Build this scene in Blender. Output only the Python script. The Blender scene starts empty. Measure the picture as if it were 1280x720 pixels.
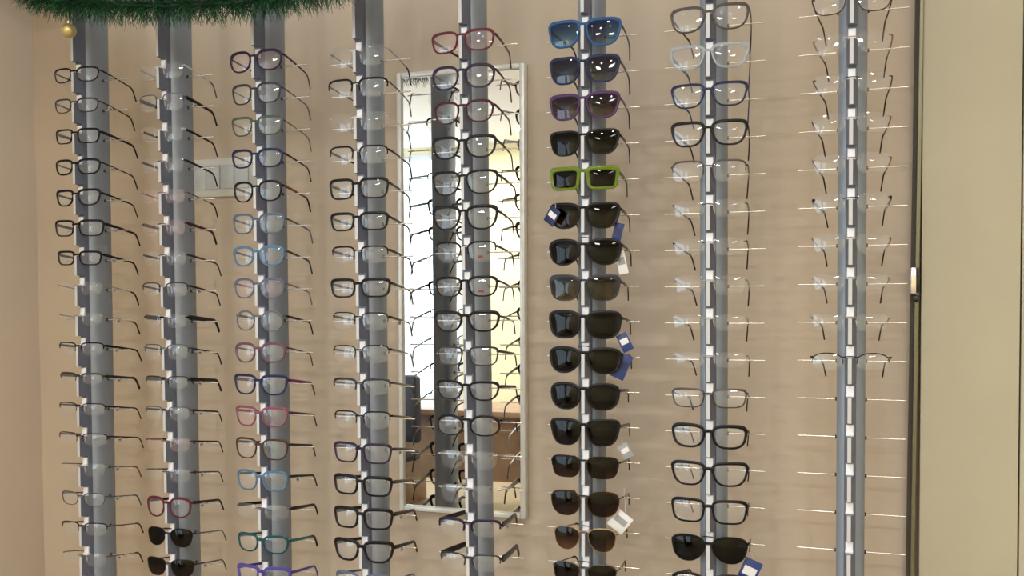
import bpy, math, random
from mathutils import Vector, Matrix
random.seed(7)
C = bpy.context.scene.collection
sc = bpy.context.scene
Z0 = 1.5                      # height of the reference row above the floor
PITCH = 0.062
TIP = -0.246                  # front edge of the pole spines (wall face is y = 0)
MM = 0.001

# ------------------------------------------------------------------ materials
def srgb(*c):
    return tuple(((v/255)/12.92 if v/255 <= .04045 else (((v/255)+.055)/1.055)**2.4) for v in c)
_m = {}
def mat(name, col, rough=.4, metal=0., spec=.5, noise=0., nscale=40., alpha=None, coat=0., bump=0.):
    if name in _m: return _m[name]
    m = bpy.data.materials.new(name); m.use_nodes = True
    nt = m.node_tree; b = nt.nodes['Principled BSDF']
    b.inputs['Base Color'].default_value = (*col, 1)
    b.inputs['Roughness'].default_value = rough
    b.inputs['Metallic'].default_value = metal
    b.inputs['Specular IOR Level'].default_value = spec
    b.inputs['Coat Weight'].default_value = coat
    if noise or bump:
        tc = nt.nodes.new('ShaderNodeTexCoord'); n = nt.nodes.new('ShaderNodeTexNoise')
        n.inputs['Scale'].default_value = nscale; n.inputs['Detail'].default_value = 4
        nt.links.new(tc.outputs['Object'], n.inputs['Vector'])
        if noise:
            r = nt.nodes.new('ShaderNodeValToRGB')
            r.color_ramp.elements[0].position = .3; r.color_ramp.elements[1].position = .7
            r.color_ramp.elements[0].color = (*[c*(1-noise) for c in col], 1)
            r.color_ramp.elements[1].color = (*[min(1, c*(1+noise)) for c in col], 1)
            nt.links.new(n.outputs['Fac'], r.inputs['Fac'])
            nt.links.new(r.outputs['Color'], b.inputs['Base Color'])
        if bump:
            bp = nt.nodes.new('ShaderNodeBump'); bp.inputs['Strength'].default_value = bump
            bp.inputs['Distance'].default_value = .002
            nt.links.new(n.outputs['Fac'], bp.inputs['Height'])
            nt.links.new(bp.outputs['Normal'], b.inputs['Normal'])
    _m[name] = m
    return m

def lens_mat(name, top, bottom=None, haze=0., hazecol=(.75, .82, .9), refl=1.0):
    """thin see-through lens: tinted transparency + mirror reflection by angle (+ a little milky film);
    'bottom' makes a graduated sun lens (top to bottom of the lens itself)"""
    if name in _m: return _m[name]
    m = bpy.data.materials.new(name); m.use_nodes = True
    nt = m.node_tree; nt.nodes.clear(); N = nt.nodes.new; L = nt.links.new
    out = N('ShaderNodeOutputMaterial'); tr = N('ShaderNodeBsdfTransparent'); gl = N('ShaderNodeBsdfGlossy')
    gl.inputs['Roughness'].default_value = .015
    tr.inputs['Color'].default_value = (*top, 1)
    if bottom:
        tc = N('ShaderNodeTexCoord'); sx = N('ShaderNodeSeparateXYZ'); rp = N('ShaderNodeValToRGB')
        rp.color_ramp.elements[0].color = (*bottom, 1); rp.color_ramp.elements[1].color = (*top, 1)
        rp.color_ramp.elements[0].position = .08; rp.color_ramp.elements[1].position = .8
        L(tc.outputs['Generated'], sx.inputs[0]); L(sx.outputs['Z'], rp.inputs['Fac']); L(rp.outputs['Color'], tr.inputs['Color'])
    base = tr.outputs[0]
    if haze:
        df = N('ShaderNodeBsdfDiffuse'); df.inputs['Color'].default_value = (*hazecol, 1)
        mx = N('ShaderNodeMixShader'); mx.inputs[0].default_value = haze
        L(base, mx.inputs[1]); L(df.outputs[0], mx.inputs[2]); base = mx.outputs[0]
    fr = N('ShaderNodeFresnel'); fr.inputs['IOR'].default_value = 1.56
    mu = N('ShaderNodeMath'); mu.operation = 'MULTIPLY'; mu.inputs[1].default_value = refl; mu.use_clamp = True
    ge = N('ShaderNodeNewGeometry'); inv = N('ShaderNodeMath'); inv.operation = 'SUBTRACT'; inv.inputs[0].default_value = 1
    L(ge.outputs['Backfacing'], inv.inputs[1])
    m0 = N('ShaderNodeMath'); m0.operation = 'MULTIPLY'; L(fr.outputs[0], m0.inputs[0]); L(inv.outputs[0], m0.inputs[1])
    L(m0.outputs[0], mu.inputs[0])
    mix = N('ShaderNodeMixShader'); L(mu.outputs[0], mix.inputs[0]); L(base, mix.inputs[1]); L(gl.outputs[0], mix.inputs[2])
    L(mix.outputs[0], out.inputs[0])
    _m[name] = m
    return m

def emis(name, col, s):
    if name in _m: return _m[name]
    m = bpy.data.materials.new(name); m.use_nodes = True
    b = m.node_tree.nodes['Principled BSDF']
    b.inputs['Base Color'].default_value = (*col, 1)
    b.inputs['Emission Color'].default_value = (*col, 1); b.inputs['Emission Strength'].default_value = s
    _m[name] = m
    return m

# ------------------------------------------------------------------ mesh helpers
class MB:
    def __init__(s): s.v = []; s.f = []
    def add(s, v, f):
        o = len(s.v); s.v += [tuple(p) for p in v]; s.f += [tuple(i+o for i in q) for q in f]; return s
    def box(s, x0, x1, y0, y1, z0, z1):
        v = [(x, y, z) for z in (z0, z1) for y in (y0, y1) for x in (x0, x1)]
        return s.add(v, [(0,2,3,1), (4,5,7,6), (0,1,5,4), (1,3,7,5), (3,2,6,7), (2,0,4,6)])
    def bbox(s, x0, x1, y0, y1, z0, z1, b):
        """box with a bevel of size b on all edges (chamfered)"""
        import bmesh
        bm = bmesh.new(); r = bmesh.ops.create_cube(bm, size=1)
        for v in bm.verts:
            v.co = ((x0+x1)/2+v.co.x*(x1-x0), (y0+y1)/2+v.co.y*(y1-y0), (z0+z1)/2+v.co.z*(z1-z0))
        bmesh.ops.bevel(bm, geom=bm.edges[:], offset=b, segments=2, affect='EDGES', profile=.5)
        bm.verts.index_update()
        s.add([v.co[:] for v in bm.verts], [[v.index for v in f.verts] for f in bm.faces]); bm.free(); return s
    def sweep(s, pts, ra, rb, ref, closed=False, seg=8, pw=2.6):
        """tube along pts; ra = half size across (t x ref), rb = half size along ref; lists or numbers"""
        n = len(pts); P = [Vector(p) for p in pts]
        ra = ra if isinstance(ra, (list, tuple)) else [ra]*n
        rb = rb if isinstance(rb, (list, tuple)) else [rb]*n
        ref = Vector(ref); V = []
        for i in range(n):
            a = P[(i-1) % n] if (closed or i) else P[0]; b = P[(i+1) % n] if (closed or i < n-1) else P[-1]
            t = (b-a).normalized(); e2 = (ref - t*ref.dot(t))
            if e2.length < 1e-6: e2 = t.orthogonal()
            e2.normalize(); e1 = t.cross(e2)
            for k in range(seg):
                th = 2*math.pi*(k+.5)/seg; c, d = math.cos(th), math.sin(th)
                u = math.copysign(abs(c)**(2/pw), c); w = math.copysign(abs(d)**(2/pw), d)
                V.append(P[i]+e1*u*ra[i]+e2*w*rb[i])
        F = []
        for i in range(n if closed else n-1):
            j = (i+1) % n
            for k in range(seg):
                l = (k+1) % seg
                F.append((i*seg+k, i*seg+l, j*seg+l, j*seg+k))
        if not closed:
            F.append(tuple(range(seg))[::-1]); F.append(tuple((n-1)*seg+k for k in range(seg)))
        return s.add(V, F)
    def lathe(s, prof, seg=24, c=(0, 0, 0), axis='Z'):
        V = []; F = []
        for (r, z) in prof:
            for k in range(seg):
                a = 2*math.pi*k/seg; x, y = r*math.cos(a), r*math.sin(a)
                p = (x, y, z) if axis == 'Z' else ((z, x, y) if axis == 'X' else (x, z, y))
                V.append((c[0]+p[0], c[1]+p[1], c[2]+p[2]))
        for i in range(len(prof)-1):
            for k in range(seg):
                l = (k+1) % seg
                F.append((i*seg+k, i*seg+l, (i+1)*seg+l, (i+1)*seg+k))
        F.append(tuple(range(seg))[::-1]); F.append(tuple((len(prof)-1)*seg+k for k in range(seg)))
        return s.add(V, F)
    def mesh(s, name, m, smooth=True, ang=40):
        me = bpy.data.meshes.new(name); me.from_pydata(s.v, [], s.f); me.update()
        import bmesh
        bm = bmesh.new(); bm.from_mesh(me); bmesh.ops.recalc_face_normals(bm, faces=bm.faces[:])
        if smooth:
            for f in bm.faces: f.smooth = True
            for e in bm.edges:
                if len(e.link_faces) == 2 and e.calc_face_angle(0) > math.radians(ang): e.smooth = False
        bm.to_mesh(me); bm.free()
        me.materials.append(m); return me
    def build(s, name, m, parent=None, smooth=True, ang=40):
        o = bpy.data.objects.new(name, s.mesh(name, m, smooth, ang)); C.objects.link(o)
        if parent: o.parent = parent
        return o

def share(name, me, parent, loc=(0, 0, 0)):
    o = bpy.data.objects.new(name, me); C.objects.link(o); o.parent = parent; o.location = loc; return o
def empty(name, loc, rot=(0, 0, 0)):
    o = bpy.data.objects.new(name, None); C.objects.link(o); o.empty_display_size = .02
    o.location = loc; o.rotation_euler = rot; return o
def tag(o, label, cat, group=None):
    o['label'] = label; o['category'] = cat
    if group: o['group'] = group
    return o
def struct(o): o['kind'] = 'structure'; return o

# ------------------------------------------------------------------ camera
F_PX, YAW, PIT, ROLL, CY = 1300.0, .35066, -.0369, -.00666, 413.128
CAM = Vector((.06318, -1.95335, Z0+.04537))
fw = Vector((-math.sin(YAW)*math.cos(PIT), math.cos(YAW)*math.cos(PIT), math.sin(PIT)))
r0 = Vector((math.cos(YAW), math.sin(YAW), 0)); u0 = r0.cross(fw)
rt = r0*math.cos(ROLL)+u0*math.sin(ROLL); up = u0*math.cos(ROLL)-r0*math.sin(ROLL)
cd = bpy.data.cameras.new('camera'); co = bpy.data.objects.new('camera', cd); C.objects.link(co)
cd.sensor_width = 36; cd.lens = F_PX*36/1280; cd.shift_y = (CY-360)/1280; cd.clip_start = .02
M = Matrix((rt, up, -fw)).transposed().to_4x4(); M.translation = CAM
co.matrix_world = M; sc.camera = co
def at(px, py, Y):
    """the point of the depth plane y = Y seen at a pixel of the photograph"""
    d = fw*F_PX+rt*(px-640)-up*(py-CY); return CAM+d*((Y-CAM.y)/d.y)

# ------------------------------------------------------------------ room
M_WALL = mat('wall_paint', srgb(200, 185, 166), .85, noise=.035, nscale=5)
M_PIER = mat('pier_paint', srgb(222, 210, 194), .85, noise=.03, nscale=5)
M_PANEL = mat('panel_paint', srgb(186, 180, 157), .6, noise=.03, nscale=7)
M_ROOM = mat('room_paint', srgb(240, 234, 218), .85)
M_CEIL = mat('ceiling_paint', srgb(235, 232, 226), .9)
M_FLOOR = mat('floor_tile', srgb(160, 140, 118), .35, noise=.15, nscale=3)
M_GRN = mat('pelmet_paint', srgb(205, 196, 182), .8)
XL, XR, YB, ZC = -4.4, 2.4, -6.0, 2.75
struct(MB().box(-2.0, XR, 0, .1, 0, ZC).build('wall_back', M_WALL))
struct(MB().box(XL-.1, XR+.1, YB-.1, .1, -.1, 0).build('floor', M_FLOOR))
struct(MB().box(XL-.1, XR+.1, YB-.1, .1, ZC, ZC+.1).build('ceiling', M_CEIL))
struct(MB().box(XR, XR+.1, YB, .1, 0, ZC).build('wall_right', M_ROOM))
struct(MB().bbox(-2.1, -1.8600, -1.1, .1, 0, ZC, .012).build('wall_left', M_PIER))  # pier's unseen depth extended to hold window light off the left corner
struct(MB().box(XL, -2.1, -.1, 0, 0, ZC).build('wall_side', M_ROOM))
WY0, WY1 = -5.75, -3.1
b = MB(); b.box(XL-.1, XL, YB, WY0, 0, ZC); b.box(XL-.1, XL, WY1, 0, 0, ZC); b.box(XL-.1, XL, WY0, WY1, 0, .5); b.box(XL-.1, XL, WY0, WY1, 2.6, ZC)
struct(b.build('wall_far', M_ROOM, smooth=False))
# the shop front behind the camera: a wall with a big window opening
WX0, WX1, WZ0, WZ1 = -4.2, -3.28, .62, 2.7
b = MB()
b.box(XL, WX0, YB-.1, YB, 0, ZC); b.box(WX1, XR, YB-.1, YB, 0, ZC)
b.box(WX0, WX1, YB-.1, YB, 0, WZ0); b.box(WX0, WX1, YB-.1, YB, WZ1, ZC)
struct(b.build('wall_front', mat('cream_paint', srgb(240, 226, 182), .85), smooth=False))
M_WFR = mat('window_frame_white', srgb(225, 228, 230), .4)
M_PANE = lens_mat('window_pane', (.97, .99, 1.), refl=.6)
for i, (x, y, rz, h, z, H, bars) in enumerate((((WX0+WX1)/2, YB-.05, 0, (WX1-WX0)/2, WZ0, WZ1-WZ0, 1), (XL-.05, (WY0+WY1)/2, math.pi/2, (WY1-WY0)/2, .5, 2.1, 3))):
    w = struct(empty('window_%d' % (i+1), (x, y, z), (0, 0, rz)))
    f = MB()
    f.box(-h, -h+.05, -.04, .04, 0, H); f.box(h-.05, h, -.04, .04, 0, H)
    f.box(-h+.05, h-.05, -.04, .04, 0, .05); f.box(-h+.05, h-.05, -.04, .04, H-.05, H)
    for k in range(bars):
        xx = -h+2*h*(k+1)/(bars+1); f.box(xx-.02, xx+.02, -.03, .03, .05, H-.05)
    f.build('window_frame', M_WFR, w, smooth=False)
    MB().box(-h+.05, h-.05, -.004, .004, .05, H-.05).build('pane', M_PANE, w, smooth=False)
# pelmet that the poles run up into
struct(MB().bbox(-1.86, 1.2, -.42, 0, 2.32, ZC, .006).build('trim_1', M_GRN))
# right hand side: metal profile and cream panels
M_ALU = mat('dark_aluminium', srgb(120, 118, 100), .35, .8)
M_ALUD = mat('profile_gasket', srgb(58, 52, 40), .6)
xa = at(1144, 360, -.02).x
prof = struct(empty('trim_2', (xa, 0, 0), (0, .0085, 0)))
prof.location.x = xa-Z0*.0085-.0015
MB().box(-.0065, .0005, -.026, 0, 0, 2.32).build('gasket', M_ALUD, prof, smooth=False)
MB().bbox(.0005, .0075, -.032, 0, 0, 2.32, .001).build('metal_profile', M_ALU, prof, smooth=False)
struct(MB().bbox(at(1151.5, 360, -.03).x, at(1275.5, 360, -.03).x, -.03, 0, .02, 2.315, .0015).build('door_1', M_PANEL))
struct(MB().bbox(at(1277.5, 360, -.03).x, 1.15, -.03, 0, .02, 2.315, .0015).build('door_2', M_PANEL))

# lock on the metal profile
M_CHR = mat('chrome', (.8, .8, .82), .18, 1.)
M_BLK = mat('black_plastic', srgb(22, 21, 22), .4)
a, b2 = at(1144, 335, -.034), at(1145, 379, -.034)
lk = tag(empty('sliding_door_lock', ((a.x+b2.x)/2, -.0315, (a.z+b2.z)/2), (0, .0085, 0)),
         'small chrome latch lock on the dark metal strip right of the poles', 'lock')
MB().bbox(-.0085, .001, -.008, 0, -.014, .031, .0015).build('face_plate', M_CHR, lk)
MB().bbox(.002, .0068, -.006, 0, -.012, .031, .001).build('latch_slot', M_BLK, lk)
MB().lathe([(.0022, 0), (.0058, -.001), (.0062, -.007), (.0045, -.011), (.001, -.012)], 16, (.0015, 0, -.022), 'Y').build('turn_knob', M_BLK, lk)

# ------------------------------------------------------------------ wall mirror
M_MIR = bpy.data.materials.new('mirror_silver'); M_MIR.use_nodes = True
_b = M_MIR.node_tree.nodes['Principled BSDF']
_b.inputs['Base Color'].default_value = (.93, .94, .93, 1); _b.inputs['Metallic'].default_value = 1; _b.inputs['Roughness'].default_value = .01
M_MFR = mat('mirror_frame_silver', srgb(236, 236, 230), .3, .2)
tl, tr_, br_, bl = at(493, 89.5, -.02), at(657, 80.5, -.02), at(653, 649, -.02), at(500, 637, -.02)
cx = (tl.x+tr_.x+br_.x+bl.x)/4; hw = ((tr_.x-tl.x)+(br_.x-bl.x))/4; zt = (tl.z+tr_.z)/2; zb = (bl.z+br_.z)/2
mir = tag(empty('wall_mirror', (cx, 0, zb), (0, .004, 0)), 'tall narrow silver-framed wall mirror behind the fourth and fifth poles', 'mirror')
H = zt-zb; fr = .0105
for (x0, x1, z0, z1) in ((-hw, -hw+fr, 0, H), (hw-fr, hw, 0, H), (-hw+fr, hw-fr, 0, fr), (-hw+fr, hw-fr, H-fr, H)):
    MB().bbox(x0, x1, -.022, 0, z0, z1, .0025).build('frame_bar', M_MFR, mir)
MB().box(-hw+fr, hw-fr, -.015, -.002, fr, H-fr).build('mirror_glass', M_MIR, mir, smooth=False)

# ------------------------------------------------------------------ white wall plate between the second and third pole
M_PL = mat('switch_plastic', srgb(214, 214, 208), .4)
M_PL2 = mat('switch_plastic_grey', srgb(196, 203, 204), .4)
p0, p1 = at(247, 199.5, -.01), at(330, 243.5, -.01)
pl = tag(empty('wall_socket_plate', ((p0.x-.06+p1.x+.01)/2, 0, (p0.z+p1.z)/2)),
         'white rectangular multi-gang wall plate, half hidden behind the second and third poles', 'wall plate')
w2 = (p1.x+.01-p0.x+.06)/2; h2 = (p0.z-p1.z)/2
MB().bbox(-w2, w2, -.010, 0, -h2, h2, .003).build('cover', M_PL, pl)
n = 6; iw = (2*w2-.02)/n
for k in range(n):
    x0 = -w2+.01+k*iw
    MB().bbox(x0+.0012, x0+iw-.0012, -.0135, -.009, -h2+.017, h2-.015, .0015).build('module', M_PL2, pl)

# ------------------------------------------------------------------ display poles
M_POLE = mat('pole_grey', srgb(140, 150, 163), .45, .15)
M_FIN = mat('spine_grey', srgb(106, 113, 132), .4, .2)
M_EDGE = mat('spine_edge_white', srgb(196, 199, 204), .35)
M_CLIP = mat('clip_white', srgb(240, 243, 250), .3)
M_PIN = mat('pin_satin', srgb(226, 222, 214), .22, .8)
M_SOCK = mat('pin_socket_dark', srgb(48, 46, 50), .5)
PX = [-1.5187, -1.3036, -1.0840, -.8653, -.6517, -.4327, -.2199, .0013]     # pole positions along the wall
LEAN = [.0059, .0003, .0010, -.0009, -.0062, .0023, -.0007, .0004]            # slight lean of each pole
DZ = [.0010, -.0023, .0005, -.0005, .0019, .0006, -.0015, .0003]              # height of the reference row
PT = [.0626, .0620, .0620, .0613, .0620, .0618, .0621, .0622]                 # row pitch
POLE_LABEL = [
    'leftmost grey display pole, under the garland with the gold bauble',
    'second grey display pole from the left, under the middle of the garland',
    'third grey display pole from the left, at the right end of the wall plate',
    'fourth grey display pole from the left, along the left edge of the mirror',
    'fifth grey display pole from the left, standing in front of the mirror',
    'sixth grey display pole from the left, the one full of sunglasses',
    'seventh grey display pole from the left, third empty-topped neighbour of the metal strip',
    'rightmost grey display pole, with bare pins along its lower part']
POLE_LABEL[6] = 'seventh grey display pole from the left, between the sunglasses pole and the rightmost pole'
POLE = ['leftmost pole', 'second pole from left', 'third pole from left', 'fourth pole from left',
        'fifth pole from left', 'sixth pole from left', 'seventh pole from left', 'rightmost pole']
NOTCH, LEDGE = .022, 0.
clip_me = None
def pole(c):
    global clip_me, pin_me, sock_me
    z0 = Z0+DZ[c]; p = PT[c]
    r = empty('display_pole', (PX[c]+LEAN[c]*DZ[c]-LEAN[c]*Z0, TIP, 0), (0, LEAN[c], 0))
    tag(r, POLE_LABEL[c], 'display pole', 'grey eyewear display poles')
    # body: rounded bar
    prof = []
    for k in range(28):
        a = 2*math.pi*k/28; x, y = math.cos(a), math.sin(a)
        prof.append((.022*math.copysign(abs(x)**(2/2.7), x), .061+.033*math.copysign(abs(y)**(2/2.7), y)))
    b = MB(); top = 2.33; V = [(x, y, .0) for x, y in prof]+[(x, y, top) for x, y in prof]
    b.add(V, [(k, (k+1) % 28, 28+(k+1) % 28, 28+k) for k in range(28)]+[tuple(range(28)), tuple(range(28, 56))])
    b.build('pole_body', M_POLE, r)
    # spine: tapered rib, notched at every row
    rows = list(range(-8, 15))
    def taper(mb, zl, zh, y0, y1, w0, w1):
        mb.add([(-w0, y0, zl), (w0, y0, zl), (w1, y1, zl), (-w1, y1, zl), (-w0, y0, zh), (w0, y0, zh), (w1, y1, zh), (-w1, y1, zh)],
               [(0, 1, 2, 3), (4, 5, 6, 7), (0, 1, 5, 4), (1, 2, 6, 5), (2, 3, 7, 6), (3, 0, 4, 7)])
    fin = MB(); taper(fin, .2, top, .019, .036, .0078, .0095); fin.build('spine', M_FIN, r, smooth=False)
    def tooth(ln):
        mb = MB(); taper(mb, -ln, 0, 0, .0192, .0029, .0078)
        me = mb.mesh('spine_tooth', M_FIN, False); me.materials.append(M_EDGE)
        for f in me.polygons:
            if abs(f.normal.y) > .9 and f.center.y < .001: f.material_index = 1
        return me
    std = tooth(p-NOTCH-LEDGE); prev = top
    for k in rows:
        zb = z0-p*k
        if zb < .3: break
        if zb+NOTCH > top-.02: continue
        full = abs(prev-zb-NOTCH-(p-NOTCH-LEDGE)) < 1e-4
        share('spine_tooth', std if full else tooth(prev-zb-NOTCH), r, (0, 0, prev)); prev = zb-LEDGE
    share('spine_tooth', tooth(prev-.2), r, (0, 0, prev))
    if clip_me is None:
        m = MB(); m.bbox(-.0056, .0056, .0165, .0200, .001, NOTCH-.004, .0008); m.bbox(-.0060, .0060, .0130, .0200, 0, .0045, .0008)
        clip_me = m.mesh('bridge_clip', M_CLIP)
        m = MB(); m.lathe([(.0013, 0), (.0013, .060), (.0009, .0620)], 10, axis='X'); pin_me = m.mesh('temple_pin', M_PIN)
        m = MB(); m.lathe([(.0032, 0), (.0032, .0022), (.0018, .003)], 12, axis='X'); sock_me = m.mesh('pin_socket', M_SOCK)
    for k in range(-8, 9):
        zb = z0-p*k
        share('bridge_clip', clip_me, r, (0, 0, zb))
        for s in (-1, 1):
            q = share('temple_pin', pin_me, r, (s*.0222, .064, zb-.008))
            if s < 0: q.rotation_euler = (0, 0, math.pi)
            k2 = share('pin_socket', sock_me, q, (-.0005, 0, 0))
    return r
for c in range(8): pole(c)
def row_z(c, k): return Z0+DZ[c]-PT[c]*k
def row_x(c, k): return PX[c]+LEAN[c]*(row_z(c, k)-Z0)

# ------------------------------------------------------------------ spectacles
COL = dict(black=(15, 14, 17), dkgrey=(52, 52, 60), grey=(98, 102, 112), gun=(78, 74, 72), brown=(74, 48, 34), dkbrown=(46, 33, 28),
           tan=(120, 88, 62), burg=(92, 30, 48), wine=(70, 24, 40), purple=(76, 46, 92), violet=(78, 66, 150), dkpurple=(44, 32, 58),
           navy=(30, 38, 74), blue=(40, 84, 140), sky=(120, 168, 205), teal=(36, 110, 120), dkteal=(34, 70, 76), pink=(180, 110, 134), mauve=(150, 110, 130),
           magenta=(140, 30, 96), lime=(140, 168, 48), clear=(205, 214, 222), slate=(88, 100, 124), olive=(72, 72, 60), gold=(150, 128, 92),
           silver=(160, 162, 165), rust=(126, 60, 44), green=(70, 84, 78), red=(130, 40, 40), whitish=(226, 228, 230))
def pm(c):
    if c == 'clear': return mat('frame_clear', srgb(*COL[c]), .12, alpha=.4)
    return mat('frame_'+c, srgb(*COL[c]), .3, 0, .22)
def mm(c): return mat('metal_'+c, srgb(*COL[c]), .3, .7)
def crystal(name, col, k=.55):
    """clear coloured acetate"""
    if name in _m: return _m[name]
    m = bpy.data.materials.new(name); m.use_nodes = True; nt = m.node_tree; nt.nodes.clear()
    N = nt.nodes.new; L = nt.links.new
    o = N('ShaderNodeOutputMaterial'); t = N('ShaderNodeBsdfTransparent'); t.inputs[0].default_value = (*col, 1)
    p = N('ShaderNodeBsdfPrincipled'); p.inputs['Base Color'].default_value = (*col, 1); p.inputs['Roughness'].default_value = .12
    x = N('ShaderNodeMixShader'); x.inputs[0].default_value = k
    L(t.outputs[0], x.inputs[1]); L(p.outputs[0], x.inputs[2]); L(x.outputs[0], o.inputs[0]); _m[name] = m
    return m
LENS = {
    'demo': lens_mat('lens_demo', (.985, .99, .995), haze=.045, refl=1.3),
    'rx': lens_mat('lens_rimless', (.985, .99, .995), haze=.03, refl=1.4),
    'pinkish': lens_mat('lens_pinkish', (.985, .96, .97), haze=.05, hazecol=(.85, .7, .75), refl=1.2),
    'black': lens_mat('lens_black', (.006, .005, .009), (.03, .026, .032), refl=.5),
    'brown': lens_mat('lens_brown', (.02, .011, .013), (.24, .15, .115), refl=.5),
    'brown2': lens_mat('lens_brown_pale', (.12, .07, .06), (.45, .33, .26), refl=.55),
    'greygreen': lens_mat('lens_grey_green', (.03, .035, .032), (.38, .35, .27), refl=1.0),
    'bluegrad': lens_mat('lens_blue', (.08, .24, .46), (.34, .56, .72), refl=1.3),
    'navygrad': lens_mat('lens_navy', (.05, .09, .22), (.18, .27, .44), refl=1.3),
    'purplegrad': lens_mat('lens_purple', (.12, .05, .15), (.32, .15, .30), refl=1.2),
    'smoke': lens_mat('lens_smoke', (.010, .008, .012), (.07, .06, .065), refl=.5),
}
M_PAD = crystal('nose_pad_clear', (.82, .82, .8), .5)
M_TAG = mat('price_tag_white', srgb(196, 194, 192), .6)
M_INK = mat('ink_dark', srgb(128, 124, 132), .7)

SH = dict(rect=(3.7, .08, .0), square=(5.5, .04, .0), oval=(2.35, .0, .0), round=(2.05, .0, 0.), panto=(2.5, .09, .0),
          cat=(2.7, .15, .10), way=(3.1, .17, .06), avi=(2.4, .16, .02), soft=(2.9, .10, .03), half=(3.4, .06, .0))
NP = 44
def outline(shape, w, h):
    n, tp, lift = SH[shape]; pts = []
    for k in range(NP):
        a = 2*math.pi*k/NP; c, s = math.cos(a), math.sin(a)
        x = math.copysign(abs(c)**(2/n), c); z = math.copysign(abs(s)**(2/n), s)
        x *= 1+(tp+(.045 if shape not in ('round', 'oval') else 0))*z
        z += (lift+(.03 if shape not in ('round', 'oval', 'square') else 0))*max(0, x)**2*(1 if z > -.2 else .2)*1.0
        if shape == 'avi' and z < 0: x += .10*(-z)
        pts.append((x*w/2, z*h/2, a))
    return pts

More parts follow.
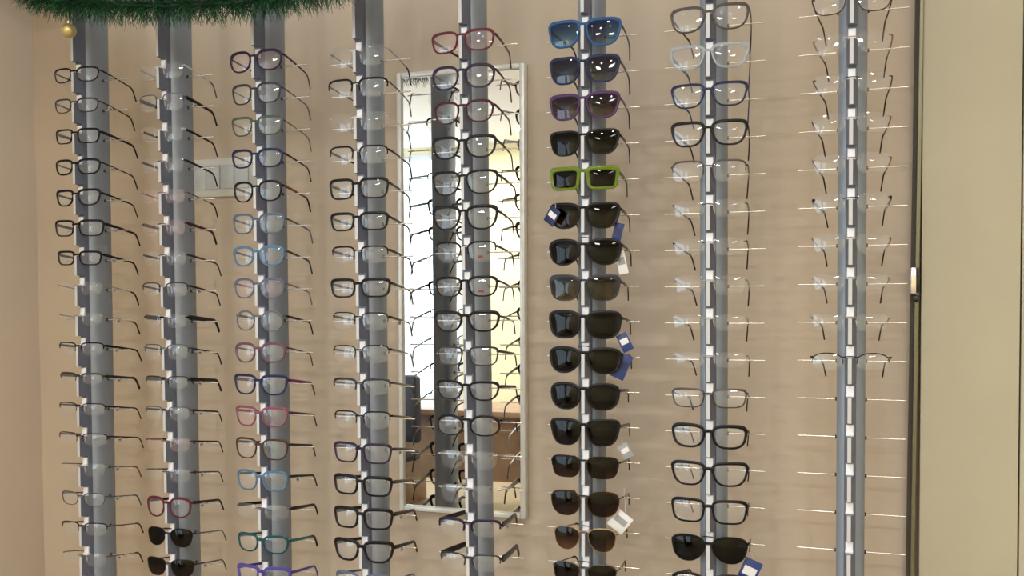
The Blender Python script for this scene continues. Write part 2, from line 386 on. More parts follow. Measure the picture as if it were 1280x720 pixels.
def specs(c, row, look, shape='rect', rim='full', w=50, h=34, br=17, fc='black', tc=None, lens='demo', a=1.5, b=1.7, brow=.25,
          th=2.2, tip=None, metal=False, price=0, dz=0., dx=0., roll=0., yaw=0., sun=False, pads=None, tlen=1., up=0., notch_bridge=True,
          spots=None, tmetal=None, order=''):
    """one pair: root at the bridge where it rests on the clip; x right, y back to the wall, z up (mm inside)"""
    R_ = empty('sunglasses' if sun else 'eyeglasses', (row_x(c, row)+dx*MM, TIP, row_z(c, row)+dz*MM))
    R_.rotation_euler = (0, math.radians(roll)+LEAN[c], math.radians(yaw))
    cat = 'sunglasses' if sun else 'eyeglasses'
    tag(R_, look+', '+order+' on '+POLE[c], cat, ('sunglasses' if sun and c == 5 else 'eyewear')+' on the '+POLE[c])
    tc = tc or fc; w *= .945; br *= .95; th *= 1.22; a *= 1.12 if rim == 'full' else 1
    up += {5: -4.5, 4: -3.2, 3: -1.2, 7: -2}.get(c, -1.)
    fm = (crystal('acetate_'+fc, srgb(*COL[fc]), .45) if fc in ('clear', 'lime', 'sky', 'pink', 'mauve', 'teal') and not metal else (mm(fc) if metal else pm(fc)))
    tm = (crystal('acetate_'+tc, srgb(*COL[tc]), .45) if tc in ('clear', 'lime') else (mm(tc) if (tmetal if tmetal is not None else metal) else pm(tc)))
    bz = 1.7+b*.2                                    # bridge centre height
    zc = bz-.22*h-.0+up
    ol = outline(shape, w, h); xc = br/2+w/2
    def yf(x): return x*x/400.0                      # face-form curve of the front
    FY = 4.6                                         # frame plane behind the spine tip
    def P(s, x, z, dy=0): return Vector((s*x*MM, (FY+yf(x)+dy)*MM, z*MM))
    fr_ = MB()
    lm = LENS[lens]
    for s in (-1, 1):
        pts = [P(s, xc+x, zc+z) for x, z, _ in ol]
        if rim == 'full':
            ra = [(a*(1+1.3*brow*max(0, math.sin(t))+.25*brow*max(0, math.cos(t))+1.6*brow*math.exp(-((t-.75)/.4)**2)-.2*max(0, -math.sin(t))))*MM for _, _, t in ol]
            fr_.sweep(pts, ra, b*MM, (0, 1, 0), True)
        elif rim == 'half':
            k0, k1 = int(NP*-.02), int(NP*.53)
            idx = [k % NP for k in range(k0, k1+1)]
            ra = [a*MM*(1.1 if 3 < i < len(idx)-4 else .75) for i in range(len(idx))]
            fr_.sweep([pts[k] for k in idx], ra, b*MM, (0, 1, 0))
        elif rim == 'low':                           # rim along the bottom
            idx = [k % NP for k in range(int(NP*.48), int(NP*1.02)+1)]
            fr_.sweep([pts[k] for k in idx], a*MM, b*MM, (0, 1, 0))
        # lens
        L_ = MB(); V = []; F = []; rings = (1., .8, .5, .22)
        sc_ = 1. if rim != 'rimless' else 1.
        for side, off in ((0, -.7), (1, .9)):
            for q in rings:
                for x, z, _ in ol:
                    V.append(P(s, xc+x*q*sc_, zc+z*q*sc_, off-1.9*(1-q*q)))
            V.append(P(s, xc, zc, off-1.9))
        nr = len(rings); blk = nr*NP+1
        for side in (0, 1):
            o = side*blk
            for i in range(nr-1):
                for k in range(NP):
                    l = (k+1) % NP; F.append((o+i*NP+k, o+i*NP+l, o+(i+1)*NP+l, o+(i+1)*NP+k))
            for k in range(NP): F.append((o+(nr-1)*NP+k, o+(nr-1)*NP+(k+1) % NP, o+nr*NP))
        for k in range(NP):
            l = (k+1) % NP; F.append((k, l, blk+l, blk+k))
        L_.add(V, F); lo = L_.build('lens', lm, R_, ang=50)
        if spots and s > 0:
            k_ = MB(); k_.bbox((xc-7)*MM, (xc+3)*MM, (FY+yf(xc)-3.0)*MM, (FY+yf(xc)-2.2)*MM, (zc-h*.30)*MM, (zc-h*.18)*MM, .0003)
            k_.build('lens_sticker', mat('sticker_'+spots, srgb(*COL[spots]), .5), lo)
    # bridge
    xin = br/2+.035*w+(.0 if rim != 'rimless' else 1.0)
    n = 9; ar = 1.7 if shape not in ('avi',) else .8
    bp = [Vector(((-xin+2*xin*i/(n-1))*MM, (FY+yf(xin)*abs(2*i/(n-1)-1)**2-.3)*MM, (bz+ar*(1-(2*i/(n-1)-1)**2)-ar+.5*ar)*MM)) for i in range(n)]
    ba = (a*1.05 if not metal and rim == 'full' else min(a, 1.0))
    bm_ = fr_ if rim != 'rimless' else MB()
    bm_.sweep(bp, [ba*MM*(1+.35*abs(2*i/(n-1)-1)) for i in range(n)], min(b, 1.7)*MM, (0, 1, 0))
    if shape == 'avi':
        tb = [v+Vector((0, 0, h*.26*MM)) for v in bp]
        fr_.sweep(tb, .9*MM, 1.*MM, (0, 1, 0))
    # end pieces
    xo = xc+w/2*.97; zh = zc+.27*h; yo = FY+yf(xo)
    t2 = min(th, 2.4)
    for s in (-1, 1):
        x2 = xo+3.6
        em_ = fr_ if rim != 'rimless' else MB()
        em_.sweep([Vector((s*(xo-1)*MM, yo*MM, zh*MM)), Vector((s*(xo+2.2)*MM, (yo+.6)*MM, zh*MM)), Vector((s*x2*MM, (yo+3)*MM, zh*MM)),
                   Vector((s*x2*MM, (yo+7)*MM, (zh-.4)*MM))], [t2*.9*MM]*4, [1.2*MM]*4, (1, .6, 0))
        if rim == 'rimless': em_.build('end_piece', fm, R_)
    if rim == 'rimless': bm_.build('bridge', fm, R_)
    else: fr_.build('frame', fm, R_)
    # nose pads
    if pads if pads is not None else (metal or rim != 'full'):
        for s in (-1, 1):
            q = MB(); cxp = s*(br/2-.6); zc2 = zc-.02*h
            q.sweep([(cxp*MM, (FY+5)*MM, (zc2+5)*MM), ((cxp+s*.6)*MM, (FY+5.6)*MM, zc2*MM), ((cxp+s*1.8)*MM, (FY+5)*MM, (zc2-5)*MM)],
                    [1.0*MM, 2.*MM, 1.2*MM], [.7*MM]*3, (1, 0, 0))
            q.sweep([((cxp+s*.8)*MM, (FY+5.2)*MM, zc2*MM), ((cxp+s*2.2)*MM, (FY+3.2)*MM, (zc2+2)*MM), ((br/2+1.6)*s*MM, (FY+.9)*MM, (zc2+.5)*MM)], .45*MM, .45*MM, (0, 0, 1), seg=6)
            q.build('nose_pad', M_PAD, R_)
    # temples: rest on the pins at y = 64, z = -8
    d0 = yo+6.5; slope = (zh-.4-(-8+1.3+th*.85))/(64-d0)
    for s in (-1, 1):
        x2 = xo+3.6; ln = 97*tlen; pts = []; ha = []; wb = []
        for i in range(9):
            t = i/8*ln; pts.append(Vector((s*(x2-11*(t/100)**1.4)*MM, (d0+t)*MM, (zh-.4-slope*t)*MM)))
            ha.append(th*(1-.28*t/ln)*MM); wb.append(1.15*MM if th < 3 else 1.4*MM)
        tp = [pts[-1].copy()]
        for i in range(1, 6):
            t = i*7.2; an = math.atan(slope)+math.radians((18, 36, 46, 48, 48)[i-1])
            tp.append(tp[-1]+Vector((-s*.9*MM, 7.2*math.cos(an)*MM, -7.2*math.sin(an)*MM)))
        T = MB(); th_tip = max(1.25, th*.62)
        if tip:
            to = T.sweep(pts, ha, wb, (1, 0, 0)).build('temple', tm, R_)
            T2 = MB(); tp2 = [pts[-2].lerp(pts[-1], .3)]+tp
            T2.sweep(tp2, [th_tip*1.4*MM]*len(tp2), [1.25*MM]*len(tp2), (1, 0, 0)).build('temple_tip', pm(tip), to)
        else:
            allp = pts+tp[1:]
            T.sweep(allp, ha+[max(th_tip, th*.72*(1-.05*i))*MM for i in range(5)], wb+[1.15*MM]*5, (1, 0, 0)); to = T.build('temple', tm, R_)
        if price and s > 0:
            q = pts[2 if price == 1 else 3]; g = MB(); x_ = q.x+.0016
            zz = q.z-th*MM*.8
            g.bbox(q.x-.0004, q.x+.0004, q.y-.001, q.y+.0105, zz-.0085, zz-.0005, .0002)
            pt = g.build('price_tag', M_TAG, to)
            MB().box(q.x+.0004, q.x+.0006, q.y+.001, q.y+.0085, zz-.0062, zz-.0036).build('print', M_INK, pt, smooth=False)
    return R_

ORD = ['topmost', 'second down', 'third down', 'fourth down', 'fifth down', 'sixth down', 'seventh down', 'eighth down', 'ninth down', 'tenth down',
       'eleventh down', 'twelfth down', 'thirteenth down', 'fourteenth down', 'fifteenth down', 'sixteenth down', 'lowest']
def column(c, rows, first=-8):
    for i, (look, kw) in enumerate(rows):
        o = 'lowest' if i == len(rows)-1 else ORD[i]
        k = dict(kw); rnd = random.Random(c*100+i)
        k.setdefault('dx', rnd.uniform(-.5, .5)); k.setdefault('roll', rnd.uniform(-.7, .7)); k.setdefault('yaw', rnd.uniform(-1.2, 1.2))
        specs(c, first+i, look, order=o, **k)
D = dict
# presets
RL = D(rim='rimless', lens='rx', a=.7, b=.8, metal=True, th=.9, w=50, h=30)
HR = D(rim='half', a=1.0, b=1.2, metal=True, th=1.6, shape='half', w=52, h=30, brow=0)
TF = D(a=1.1, b=1.2, th=1.4, shape='soft', w=49, h=31)
PF = D(a=1.9, b=1.8, th=2.6, shape='rect', w=51, h=34)

column(0, [
 ('thin black oval eyeglasses with glinting lenses', D(TF, shape='soft', w=50, h=28, fc='black', tip='black', a=1.3, price=1)),
 ('thin dark brown oval eyeglasses', D(TF, w=48, h=27, fc='dkgrey', tc='brown', a=1.2, price=1, tip='dkbrown')),
 ('black rectangular eyeglasses with thick black temples', D(PF, w=50, h=28, a=1.4, th=2.6, price=1)),
 ('black rounded eyeglasses with thin brown temples', D(TF, w=50, h=29, a=2.0, brow=.1, tc='brown', tmetal=True, price=1, tip='dkbrown')),
 ('black wayfarer-shaped eyeglasses', D(PF, shape='way', w=49, h=31, a=1.7, th=1.9, price=1)),
 ('wide black rectangular eyeglasses with long arms', D(PF, w=55, h=31, a=1.6, th=2.6, price=1)),
 ('small black rectangular eyeglasses', D(PF, w=49, h=27, a=1.5, th=2.4, price=1)),
 ('rimless eyeglasses with dark temple tips', D(RL, fc='silver', tip='black', price=1, h=27)),
 ('rimless silver eyeglasses with black temple tips', D(RL, fc='silver', tip='dkbrown', price=2, h=26)),
 ('half-rim eyeglasses with black brow and arms', D(HR, fc='black', th=2.2, h=26, price=1, a=1.2)),
 ('half-rim eyeglasses with thick black and olive arms', D(HR, fc='olive', tc='dkgrey', th=2.7, a=1.9, h=22, w=48, tip='black', price=2)),
 ('thin dark brown half-rim eyeglasses', D(HR, fc='dkbrown', th=1.7, h=24, price=1)),
 ('wide thin brown half-rim eyeglasses', D(HR, fc='brown', th=1.6, h=25, w=56, price=1)),
 ('rimless eyeglasses with gleaming lenses and tan temples', D(RL, fc='silver', tc='tan', tip='tan', h=27, price=1)),
 ('thin grey metal eyeglasses', D(TF, metal=True, fc='grey', h=27, a=.8, th=1.1, price=1, tip='grey')),
 ('thin half-rim eyeglasses with slim brown arms', D(HR, fc='dkbrown', tc='tan', h=26, th=1.3, tip='brown')),
 ('rimless eyeglasses with brown temple tips', D(RL, fc='tan', tip='brown', h=27, price=1)),
])
column(1, [
 ('clear rimless eyeglasses with grey temple tips', D(RL, fc='whitish', tip='grey', h=32, w=46, shape='soft', th=1.6)),
 ('half-rim eyeglasses with wedge-shaped black temples', D(HR, fc='grey', tc='black', th=3.3, h=33, w=45, price=1, a=.9)),
 ('rimless square eyeglasses with dark temples', D(RL, shape='rect', fc='whitish', tc='black', th=2.2, h=31, w=43)),
 ('rimless eyeglasses with purplish black temples', D(RL, shape='rect', fc='purple', tc='black', th=2.2, h=31, w=43)),
 ('rimless pinkish eyeglasses with thin brown temples', D(RL, fc='mauve', tc='brown', lens='pinkish', h=29, w=44, tip='dkbrown')),
 ('rimless purple-tinged eyeglasses with thick short temples', D(RL, fc='purple', tc='wine', th=2.8, h=31, w=44, lens='pinkish', tip='black', tlen=.9)),
 ('rimless oval eyeglasses with brown temples', D(RL, fc='gun', tc='brown', th=1.9, h=28, w=46)),
 ('half-rim dark eyeglasses with brown-black temples', D(HR, fc='dkgrey', tc='dkbrown', th=1.9, h=28, w=47, price=1)),
 ('rimless eyeglasses with very thick black wedge temples', D(RL, fc='black', tc='black', th=4.2, h=28, w=43, shape='rect')),
 ('half-rim grey eyeglasses with sharply bent black temples', D(HR, fc='grey', tc='dkgrey', th=1.6, h=30, w=46, price=1, tip='black')),
 ('half-rim eyeglasses with heavy dark temples', D(HR, fc='dkgrey', tc='black', th=3.6, h=24, w=44, price=1)),
 ('thin grey half-rim eyeglasses with dark arms', D(HR, fc='grey', tc='black', th=1.9, h=26, w=46, a=.8, price=1)),
 ('rimless reddish eyeglasses with dark temples', D(RL, fc='rust', tc='dkbrown', th=1.8, h=27, w=46, price=1, lens='pinkish')),
 ('rimless eyeglasses with slim brown temples', D(RL, fc='gun', tc='brown', th=1.3, h=27, w=46, price=1)),
 ('round burgundy eyeglasses with black temples', D(PF, shape='panto', w=45, h=38, fc='burg', tc='black', a=1.8, th=2.8, price=1, dz=-1)),
 ('small black sunglasses with grey metal temples', D(sun=True, shape='avi', w=48, h=36, fc='black', tc='grey', metal=True, a=.9, b=.9, lens='black', th=1.3, br=16)),
 ('small dark brown sunglasses with metal temples', D(sun=True, shape='cat', w=50, h=35, fc='dkbrown', tc='gun', metal=True, a=.9, b=.9, lens='brown', th=1.4, br=16, price=1)),
])
column(2, [
 ('dark purple rounded eyeglasses with purple temples', D(PF, shape='panto', w=50, h=37, fc='dkpurple', tc='purple', a=1.8, th=1.8, lens='pinkish')),
 ('dark grey oval eyeglasses with thin temples', D(TF, shape='soft', w=47, h=36, fc='dkgrey', tc='grey', a=1.7, th=1.2)),
 ('dark green-grey square eyeglasses with pale temples', D(TF, shape='way', w=49, h=34, fc='green', tc='gold', a=1.6, th=1.3)),
 ('dark navy rectangular eyeglasses', D(PF, shape='soft', w=49, h=33, fc='navy', tc='dkbrown', a=1.8, th=1.8)),
 ('black rounded eyeglasses with red-brown temples', D(PF, shape='panto', w=46, h=37, fc='black', tc='rust', a=1.6, th=2.2, tip='black')),
 ('slate grey square eyeglasses with grey temples', D(TF, shape='soft', w=50, h=36, fc='slate', tc='grey', a=1.6, th=1.7)),
 ('translucent blue eyeglasses with dark temples', D(PF, shape='panto', w=49, h=36, fc='sky', tc='dkgrey', a=1.8, th=1.8, tip='dkteal')),
 ('violet-blue oval eyeglasses with pinkish temples', D(TF, shape='panto', w=48, h=36, fc='slate', tc='mauve', a=1.6, th=1.5, lens='pinkish')),
 ('round grey eyeglasses with black temples', D(TF, shape='round', w=46, h=37, fc='grey', tc='black', a=1.4, th=2.2)),
 ('mauve rounded eyeglasses with brown temples', D(PF, shape='panto', w=48, h=36, fc='mauve', tc='brown', a=1.8, th=1.4)),
 ('dark blue eyeglasses with vivid purple temples', D(PF, shape='way', w=51, h=36, fc='navy', tc='magenta', a=1.8, th=2.8)),
 ('pink square eyeglasses with maroon temples', D(PF, shape='way', w=51, h=36, fc='pink', tc='burg', a=1.6, th=2.2, lens='pinkish')),
 ('brown square eyeglasses with black temples', D(PF, shape='soft', w=51, h=38, fc='brown', tc='black', a=1.4, th=2.2)),
 ('pale blue eyeglasses with a dark top edge', D(PF, shape='soft', w=50, h=37, fc='sky', tc='black', a=1.5, th=2.3, price=1)),
 ('rimless eyeglasses with chunky black temples', D(RL, shape='rect', fc='gun', tc='black', th=3.0, w=52, h=28)),
 ('teal eyeglasses with teal temples and dark tips', D(PF, shape='soft', w=50, h=33, fc='teal', tc='teal', a=1.6, th=2.6, tip='black')),
 ('violet eyeglasses cut off by the picture edge', D(PF, shape='rect', w=52, h=30, fc='violet', tc='violet', a=2.3, th=2.5)),
])
column(3, [
 ('clear rimless eyeglasses with round glinting lenses', D(RL, shape='oval', w=52, h=40, fc='clear', tip='black', th=1.3, dz=-1)),
 ('half-rim eyeglasses with a bold black brow', D(HR, fc='black', tc='grey', a=1.9, th=1.3, h=34, w=55)),
 ('clear rimless eyeglasses with slate temple tips', D(RL, fc='whitish', tip='slate', w=53, h=34)),
 ('black half-rim eyeglasses with slim black temples', D(HR, fc='black', a=1.5, th=1.9, h=33, w=54)),
 ('black rectangular eyeglasses with stout frame', D(PF, w=53, h=35, a=1.8, th=2.4)),
 ('shallow black rectangular eyeglasses', D(PF, w=52, h=31, a=1.8, th=2.3)),
 ('black half-rim rectangular eyeglasses', D(HR, fc='black', a=1.5, th=2.2, h=31, w=52)),
 ('black rectangular eyeglasses with rounded corners', D(PF, w=54, h=32, a=1.9, th=2.2, shape='rect')),
 ('thin black half-rim eyeglasses with a price tag', D(HR, fc='black', a=1.0, th=2.0, h=32, w=51, price=2)),
 ('black half-rim eyeglasses with slate temples', D(HR, fc='black', tc='slate', a=1.0, th=1.9, h=33, w=52)),
 ('half-rim eyeglasses with thick grey brow', D(HR, fc='dkgrey', tc='olive', a=2.2, th=1.8, h=29, w=53)),
 ('half-rim eyeglasses with black brow and brown arms', D(HR, fc='black', tc='brown', a=1.3, th=1.8, h=32, w=52)),
 ('dark purple rectangular eyeglasses', D(PF, fc='dkpurple', tc='black', w=53, h=35, a=1.7, th=2.3, price=1)),
 ('black rectangular eyeglasses beside the mirror corner', D(PF, w=53, h=34, a=2.1, th=3.0)),
 ('bold black rectangular eyeglasses below the mirror corner', D(PF, w=54, h=36, a=2.2, th=3.4, price=1)),
 ('bold black square eyeglasses with long arms', D(PF, w=54, h=37, a=2.4, th=3.2, price=1, shape='way')),
 ('slate blue eyeglasses cut off by the picture edge', D(PF, fc='slate', w=52, h=34, a=1.7, th=2.2)),
])
column(4, [
 ('burgundy rounded eyeglasses', D(PF, shape='soft', w=52, h=35, fc='burg', a=1.6, th=2.6, lens='pinkish')),
 ('black panto eyeglasses overlapping the mirror top', D(PF, shape='panto', w=52, h=39, fc='dkpurple', tc='black', a=1.8, th=2.2)),
 ('dark brown round eyeglasses with burgundy arms', D(PF, shape='panto', w=49, h=37, fc='wine', tc='dkbrown', a=1.5, th=2.3)),
 ('black cat-eye eyeglasses with a thick top', D(PF, shape='cat', w=53, h=37, a=1.8, th=2.0)),
 ('big black rounded cat-eye eyeglasses', D(PF, shape='cat', w=56, h=40, a=1.6, th=2.2)),
 ('black cat-eye eyeglasses with upswept corners', D(PF, shape='cat', w=54, h=40, a=1.8, th=2.2, brow=.4)),
 ('black half-rim cat-eye eyeglasses with red mark', D(HR, shape='cat', fc='black', a=1.6, th=2.0, h=36, w=51, spots='red')),
 ('black eyeglasses with a small red sticker', D(PF, shape='soft', w=52, h=34, a=1.6, th=1.8, spots='red')),
 ('heavy black cat-eye eyeglasses', D(PF, shape='cat', w=54, h=34, a=2.0, th=1.6)),
 ('thin grey rectangular eyeglasses', D(PF, shape='rect', fc='dkgrey', w=52, h=32, a=1.1, th=2.2)),
 ('black oval eyeglasses with tapering temples', D(PF, shape='cat', w=53, h=32, a=1.6, th=2.6)),
 ('shiny black oval eyeglasses', D(PF, shape='oval', w=54, h=35, a=1.6, th=2.2)),
 ('rimless eyeglasses in front of the mirror foot', D(RL, shape='soft', fc='silver', w=49, h=32)),
 ('rimless eyeglasses with dark temple tips near mirror bottom', D(RL, shape='soft', fc='silver', w=49, h=33, tip='black')),
 ('half-rim purple-black eyeglasses with wedge temples', D(HR, fc='dkpurple', tc='black', a=2.6, th=4.8, h=30, w=53, price=1)),
 ('half-rim black eyeglasses with broad tapered temples', D(HR, fc='dkgrey', tc='black', a=1.4, th=5.8, h=30, w=52)),
])
SG = D(sun=True, w=55, h=43, a=1.9, b=2.0, th=2.3, br=16)
column(5, [
 ('blue sunglasses with blue graduated lenses', D(SG, shape='way', w=56, h=43, fc='blue', tc='navy', lens='bluegrad')),
 ('navy blue sunglasses with dark blue lenses', D(SG, shape='way', w=54, h=43, fc='navy', lens='navygrad')),
 ('purple sunglasses with purple lenses', D(SG, shape='way', w=54, h=41, fc='purple', tc='purple', lens='purplegrad')),
 ('black sunglasses with smoky graduated lenses', D(SG, shape='way', w=54, h=40, fc='black', lens='smoke', a=1.5)),
 ('lime green square sunglasses with black lenses', D(SG, shape='square', w=51, h=34, fc='lime', lens='black', a=2.9, br=18, th=2.8)),
 ('black cat-eye sunglasses with two hanging tags', D(SG, shape='cat', w=55, h=41, lens='brown')),
 ('large black oval sunglasses with white tag', D(SG, shape='avi', w=57, h=42, fc='black', lens='black')),
 ('black browline sunglasses with pale graduated lenses', D(SG, shape='soft', w=55, h=41, fc='dkgrey', tc='dkbrown', lens='greygreen', a=1.3, brow=1.)),
 ('black rounded sunglasses with dark brown temples', D(SG, shape='soft', w=57, h=44, lens='smoke', tc='dkbrown', a=2.2)),
 ('black butterfly sunglasses with blue tags', D(SG, shape='avi', w=57, h=42, lens='smoke', a=2.1)),
 ('black round sunglasses', D(SG, shape='panto', w=54, h=43, lens='black', a=2.1)),
 ('black square sunglasses with grey tag', D(SG, shape='way', w=54, h=43, lens='black', a=1.8)),
 ('dark brown sunglasses with flat brow bar', D(SG, shape='half', rim='half', w=54, h=37, fc='dkbrown', lens='brown', a=1.5, th=1.6, metal=True)),
 ('dark brown graduated sunglasses with white tag', D(SG, shape='panto', w=55, h=42, fc='brown', lens='brown', a=1.0, th=1.2, metal=True)),
 ('pale brown aviator sunglasses', D(SG, shape='avi', w=48, h=40, fc='gold', lens='brown2', a=.8, b=.9, th=1.1, metal=True, br=18, tip='brown')),
 ('dark aviator sunglasses with thin metal temples', D(SG, shape='avi', w=49, h=38, fc='gun', lens='brown', a=.8, b=.9, th=1.1, metal=True, br=18, tip='dkbrown')),
])
column(6, [
 ('greyish brown cat-eye eyeglasses with burgundy tips', D(PF, shape='cat', w=56, h=39, fc='gun', tc='brown', a=1.6, th=1.9, tip='wine')),
 ('clear colourless eyeglasses', D(PF, shape='way', w=56, h=37, fc='clear', tc='clear', a=1.9, th=2.6, tip='grey')),
 ('blue-black rectangular eyeglasses', D(PF, shape='way', w=54, h=37, fc='navy', tc='blue', a=1.5, th=2.0)),
 ('black rectangular eyeglasses with drooping black temples', D(PF, shape='way', w=54, h=38, a=1.8, th=2.6)),
 ('brownish grey half-rim eyeglasses', D(HR, fc='gun', a=1.4, th=1.3, h=35, w=54, tip='dkbrown')),
 ('thin gunmetal rimless eyeglasses with dark bridge', D(RL, fc='gun', w=53, h=29, tip='dkbrown', a=.9)),
 ('rimless eyeglasses with dark hinges', D(RL, fc='gun', w=52, h=29, tip='black', th=1.3)),
 ('rimless eyeglasses with bare glinting left lens', D(RL, fc='silver', w=52, h=32, tip='dkbrown')),
 ('rimless silver eyeglasses with dark tips', D(RL, fc='silver', w=53, h=27, tip='dkbrown')),
 ('rimless narrow eyeglasses with brown tips', D(RL, fc='silver', w=53, h=25, tip='brown')),
 ('thin gunmetal rectangular eyeglasses', D(TF, shape='rect', metal=True, fc='gun', w=54, h=30, a=1.2, th=1.4, tip='dkgrey')),
 ('black square eyeglasses with heavy rims', D(PF, shape='soft', w=54, h=36, a=2.1, th=2.2)),
 ('black rectangular eyeglasses with slender rims', D(PF, shape='way', w=55, h=37, fc='black', a=1.8, th=2.0)),
 ('black rectangular eyeglasses with brown temples', D(PF, shape='rect', w=55, h=37, fc='black', tc='brown', a=1.7, th=2.4)),
 ('black sunglasses with clear bridge and blue tag', D(SG, shape='avi', w=56, h=42, fc='black', lens='black', a=1.4)),
 ('black eyeglasses cut off by the picture edge', D(PF, shape='panto', w=54, h=38, fc='black', a=1.7, th=2.4)),
])
column(7, [
 ('thin brown eyeglasses rimmed along the bottom', D(rim='low', shape='soft', metal=True, fc='brown', tc='dkbrown', a=1.0, b=1.1, w=50, h=34, th=1.6, up=2, tip='brown', br=20)),
 ('thin gold rimless eyeglasses with long dark tips', D(RL, fc='gold', w=49, h=33, tip='dkbrown', br=20, th=1.2)),
 ('rimless eyeglasses with dark curved temples', D(RL, fc='dkbrown', w=49, h=32, tip='black', br=20)),
 ('rimless eyeglasses with slim brown temples', D(RL, fc='silver', tc='tan', w=49, h=31, tip='dkbrown', br=20)),
 ('rimless eyeglasses with mauve hinges', D(RL, fc='mauve', w=49, h=32, tip='dkbrown', br=20)),
 ('rimless eyeglasses with thick black right temple', D(RL, fc='black', tc='black', w=49, h=31, th=2.6, br=20)),
 ('rimless eyeglasses with gold bridge and dark tips', D(RL, fc='gold', w=49, h=32, tip='black', br=20)),
 ('rimless eyeglasses with greyish hinges', D(RL, fc='silver', w=48, h=31, tip='brown', br=20)),
 ('rimless narrow eyeglasses with brown tips', D(RL, fc='gold', w=49, h=28, tip='brown', br=20)),
 ('thin black half-rim eyeglasses with arched brows', D(HR, fc='black', shape='oval', a=.8, th=1.1, w=50, h=28, tip='dkbrown', br=22)),
])

# ------------------------------------------------------------------ swing tags hanging from the sunglasses
M_TB = mat('tag_blue', srgb(34, 58, 120), .45)
M_TN = mat('tag_navy', srgb(26, 38, 84), .45)
M_TW = mat('tag_white', srgb(226, 228, 230), .5)
M_TG = mat('tag_grey', srgb(150, 156, 160), .5)
M_STR = mat('tag_string', srgb(190, 192, 196), .6)
def swing(px, py, Y, w, h, rot, yaw, m, m2, label, top):
    """a card on a thread; px, py = middle of the card; top = the point it hangs from (pixel)"""
    c = at(px, py, Y)
    r = tag(empty('swing_tag', c, (0, math.radians(rot), math.radians(yaw))), label, 'tag')
    MB().bbox(-w/2, w/2, -.0004, .0004, -h/2, h/2, .0003).build('card', m, r)
    MB().bbox(-w*.36, w*.36, -.0007, -.0004, -h*.10, h*.22, .0001).build('printed_band', m2, r, smooth=False)
    t = at(top[0], top[1], Y+.004)
    s = r.matrix_basis.inverted() @ t
    MB().sweep([(0, 0, h/2-.003), Vector((0, 0, h/2)).lerp(s, .5)+Vector((0.001, 0, -.001)), s], .0005, .0005, (0, 1, 0), seg=6).build('thread', M_STR, r)
    return r
TY = TIP+.022
swing(690, 270, TIP-.004, .024, .030, 35, -20, M_TN, M_TW, 'navy and white swing tag at the left of the tagged cat-eye sunglasses', (694, 254))
swing(772, 291, TY, .016, .034, 14, 15, M_TB, M_TN, 'blue swing tag at the right of the tagged cat-eye sunglasses', (775, 262))
swing(777, 328, TY, .016, .040, -12, 10, M_TW, M_TG, 'white swing tag right of the large black oval sunglasses', (772, 306))
swing(781, 428, TY, .019, .032, -26, 10, M_TB, M_TW, 'blue swing tag with white patch under the rounded black sunglasses', (778, 400))
swing(777, 458, TY, .024, .044, 24, 10, M_TB, M_TN, 'larger navy swing tag below right of the butterfly sunglasses', (781, 436))
swing(782, 564, TY, .018, .026, -30, 12, M_TG, M_TW, 'grey swing tag under the black square sunglasses', (776, 538))
swing(775, 652, TY, .032, .034, 38, 8, M_TW, M_TG, 'white square swing tag under the brown graduated sunglasses', (780, 610))
swing(936, 716, TY, .030, .046, 24, 10, M_TB, M_TW, 'blue swing tag at the right of the lowest black sunglasses', (938, 690))

# ------------------------------------------------------------------ garland and bauble
M_TIN = mat('tinsel_green', srgb(38, 100, 62), .35, .15)
M_TIN2 = mat('tinsel_dark_green', srgb(22, 62, 40), .4, .15)
M_CORE = mat('garland_wire', srgb(20, 50, 30), .6)
GY = TIP-.085
ctrl = [(-1.545, 2.335), (-1.50, 2.215), at(30, -18, GY).xz, at(90, 3, GY).xz, at(200, 7, GY).xz, at(320, 0, GY).xz, at(430, -24, GY).xz, (-.70, 2.17), (-.60, 2.335)]
path = []
for i in range(len(ctrl)-1):
    p0 = Vector(ctrl[max(0, i-1)]); p1 = Vector(ctrl[i]); p2 = Vector(ctrl[i+1]); p3 = Vector(ctrl[min(len(ctrl)-1, i+2)])
    for k in range(10):
        t = k/10
        q = .5*((2*p1)+(p2-p0)*t+(2*p0-5*p1+4*p2-p3)*t*t+(-p0+3*p1-3*p2+p3)*t**3)
        path.append(Vector((q.x, GY, q.y)))
path.append(Vector((ctrl[-1][0], GY, ctrl[-1][1])))
gar = tag(empty('tinsel_garland', path[0]), 'bushy dark green tinsel garland swagged across the tops of the left poles', 'garland')
O = path[0]
MB().sweep([p-O for p in path], .006, .006, (0, 1, 0)).build('wire', M_CORE, gar)
rg = random.Random(3)
for mname, mt, num in (('needles', M_TIN, 5200), ('needles', M_TIN2, 4200)):
    g = MB()
    for i in range(num):
        s = rg.random()*(len(path)-1); k = min(int(s), len(path)-2); t = s-k
        c = path[k].lerp(path[k+1], t)-O; tg = (path[k+1]-path[k]).normalized()
        a = rg.random()*2*math.pi; e1 = Vector((0, 1, 0)); e2 = tg.cross(e1)
        d = (e1*math.cos(a)+e2*math.sin(a)+tg*rg.uniform(-.6, .6)).normalized()
        ln = rg.uniform(.028, .046); sd = d.cross(Vector((rg.uniform(-1, 1), rg.uniform(-1, 1), rg.uniform(-1, 1)))).normalized()
        n2 = d.cross(sd)
        w_ = rg.uniform(.0005, .0009)
        m1 = c+d*ln*.55+n2*rg.uniform(-.003, .003); e = c+d*ln+Vector((0, 0, -.003))
        g.add([c-sd*w_, c+sd*w_, m1+sd*w_, m1-sd*w_, e+sd*w_*.4, e-sd*w_*.4], [(0, 1, 2, 3), (3, 2, 4, 5)])
    o = g.build(mname, mt, gar, smooth=False); o['kind'] = 'stuff'
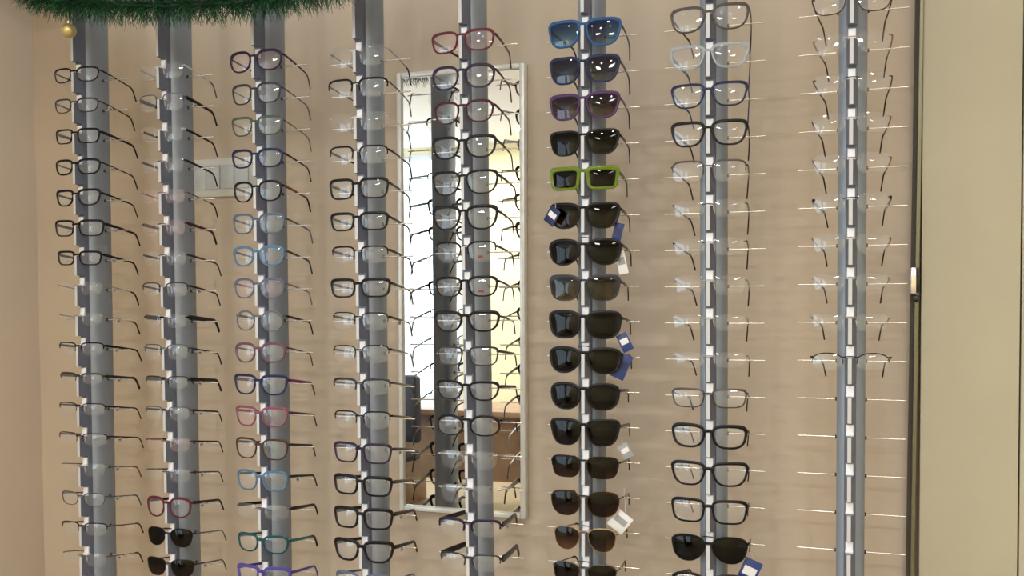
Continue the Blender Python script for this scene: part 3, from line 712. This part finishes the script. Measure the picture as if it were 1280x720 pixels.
M_GOLD = mat('gold_satin', srgb(206, 190, 132), .35, .6)
M_GCAP = mat('gold_cap', srgb(200, 190, 150), .3, .8)
bc = at(86, 38.5, GY)
bb = tag(empty('christmas_bauble', bc), 'small gold bauble hanging from the left end of the green garland', 'bauble')
rb_ = .0142
MB().lathe([(.0006, -rb_)]+[(rb_*math.sin(math.pi*k/14), -rb_*math.cos(math.pi*k/14)) for k in range(1, 14)]+[(.0006, rb_)], 24).build('ball', M_GOLD, bb, ang=80)
MB().lathe([(.0042, rb_-.001), (.0042, rb_+.004), (.003, rb_+.0048)], 14).build('cap', M_GCAP, bb)
MB().sweep([(0, 0, rb_+.0045), (.002, 0, rb_+.0075), (0, 0, rb_+.0105), (-.001, 0, rb_+.03)], .0005, .0005, (0, 1, 0), seg=6).build('hook', M_GCAP, bb)

# ------------------------------------------------------------------ the shop behind the camera (seen in the mirror)
M_DARK = mat('seat_black', srgb(30, 27, 36), .6)
M_WOOD = mat('desk_wood', srgb(150, 124, 100), .45, noise=.15, nscale=12)
def desk():
    r = tag(empty('desk', (-2.75, -4.9, 0)), 'wooden desk across the shop, seen in the wall mirror', 'desk')
    MB().bbox(-.55, .55, -.3, .3, .70, .74, .005).build('desk_top', M_WOOD, r)
    for s in (-1, 1): MB().bbox(s*.5-.02, s*.5+.02, -.28, .28, 0, .70, .004).build('side_panel', M_WOOD, r)
    MB().bbox(-.48, .48, .20, .22, .25, .70, .004).build('front_panel', M_WOOD, r)
desk()
def chair():
    r = tag(empty('office_chair', (-3.15, -4.15, 0), (0, 0, math.radians(200))), 'black office chair across the shop, seen in the wall mirror', 'chair')
    MB().bbox(-.24, .24, -.23, .23, .44, .51, .03).build('seat', M_DARK, r)
    MB().bbox(-.22, .22, .2, .26, .55, 1.0, .028).build('backrest', M_DARK, r)
    MB().bbox(-.03, .03, .22, .27, .42, .62, .008).build('back_stem', M_BLK, r)
    MB().lathe([(.028, .1), (.028, .44)], 12).build('column', M_BLK, r)
    for k in range(5):
        a = 2*math.pi*k/5
        MB().sweep([(0, 0, .1), (.27*math.cos(a), .27*math.sin(a), .06)], .018, .014, (0, 0, 1)).build('base_arm', M_BLK, r)
        MB().lathe([(.025, -.012), (.028, 0), (.025, .012)], 12, (.27*math.cos(a), .27*math.sin(a), .028), 'X').build('caster', M_BLK, r)
chair()

# ------------------------------------------------------------------ lights
M_FIX = mat('fixture_white', srgb(235, 235, 235), .4)
def downlight(x, y, e, col=(1, .97, .93), r=.03):
    t = tag(empty('ceiling_spotlight', (x, y, ZC)), 'small round recessed ceiling spotlight at %s' % ('front' if y > -2 else 'back'), 'ceiling light', 'ceiling spotlights')
    MB().lathe([(r+.014, 0), (r+.014, -.006), (r+.002, -.012), (r+.002, -.002)], 28).build('ring', M_FIX, t)
    l = bpy.data.lights.new('spot_lamp', 'AREA'); l.shape = 'DISK'; l.size = 2*r; l.energy = e; l.color = col
    o = bpy.data.objects.new('spot_lamp', l); C.objects.link(o); o.parent = t; o.location = (0, 0, -.008)
for x in (-1.25, -.7, -.15, .4): downlight(x, -1.6, 4.2)
for x in (-.95, -.35, .25): downlight(x, -2.4, 8.5)
for x in (-3.1, -2.5): downlight(x, -5.3, 20)  # rear pair added to brighten the cream wall reflected in the mirror
def fill_panel(x, y, e, sx=.6, sy=.6, col=(1, .985, .96)):  # unseen panels added behind the camera for soft fill light
    t = tag(empty('added_fill_panel', (x, y, ZC)), 'square ceiling panel added out of view for soft fill light', 'ceiling light', 'added fill panels')
    f = MB(); a, b_ = sx/2, sy/2
    f.box(-a-.02, a+.02, -b_-.02, -b_, -.02, 0); f.box(-a-.02, a+.02, b_, b_+.02, -.02, 0)
    f.box(-a-.02, -a, -b_, b_, -.02, 0); f.box(a, a+.02, -b_, b_, -.02, 0)
    f.build('panel_frame', M_FIX, t, smooth=False)
    l = bpy.data.lights.new('fill_lamp', 'AREA'); l.shape = 'RECTANGLE'; l.size = sx; l.size_y = sy; l.energy = e; l.color = col
    o = bpy.data.objects.new('fill_lamp', l); C.objects.link(o); o.parent = t; o.location = (0, 0, -.012)
fill_panel(-.8, -4.3, 66); fill_panel(1.2, -4.3, 45)
# unseen strip added under the pelmet to lighten the top of the wall
st = tag(empty('added_strip_light', (-.35, -.075, 2.32)), 'slim strip light added out of view to lighten the wall top', 'strip light')
MB().box(-1.36, 1.36, -.012, .012, -.012, 0).build('housing', M_FIX, st, smooth=False)
l = bpy.data.lights.new('strip_lamp', 'AREA'); l.shape = 'RECTANGLE'; l.size = 2.7; l.size_y = .016; l.energy = 2.2; l.color = (.9, .95, 1)
o = bpy.data.objects.new('strip_lamp', l); C.objects.link(o); o.parent = st; o.location = (0, 0, -.0135); o.rotation_euler = (math.radians(20), 0, 0)

# daylight outside
wd = bpy.data.worlds.new('world'); sc.world = wd; wd.use_nodes = True
nt = wd.node_tree; bg = nt.nodes['Background']; bg.inputs[0].default_value = (.74, .88, 1., 1); bg.inputs[1].default_value = 5.0

# ------------------------------------------------------------------ view
vs = sc.view_settings
vs.view_transform = 'Standard'; vs.look = 'None'; vs.gamma = 1; vs.use_curve_mapping = False; vs.exposure = 0.0
cy_ = sc.cycles
cy_.transparent_max_bounces = 32; cy_.max_bounces = 10; cy_.glossy_bounces = 6; cy_.caustics_reflective = False; cy_.caustics_refractive = False
cy_.sample_clamp_indirect = 6.
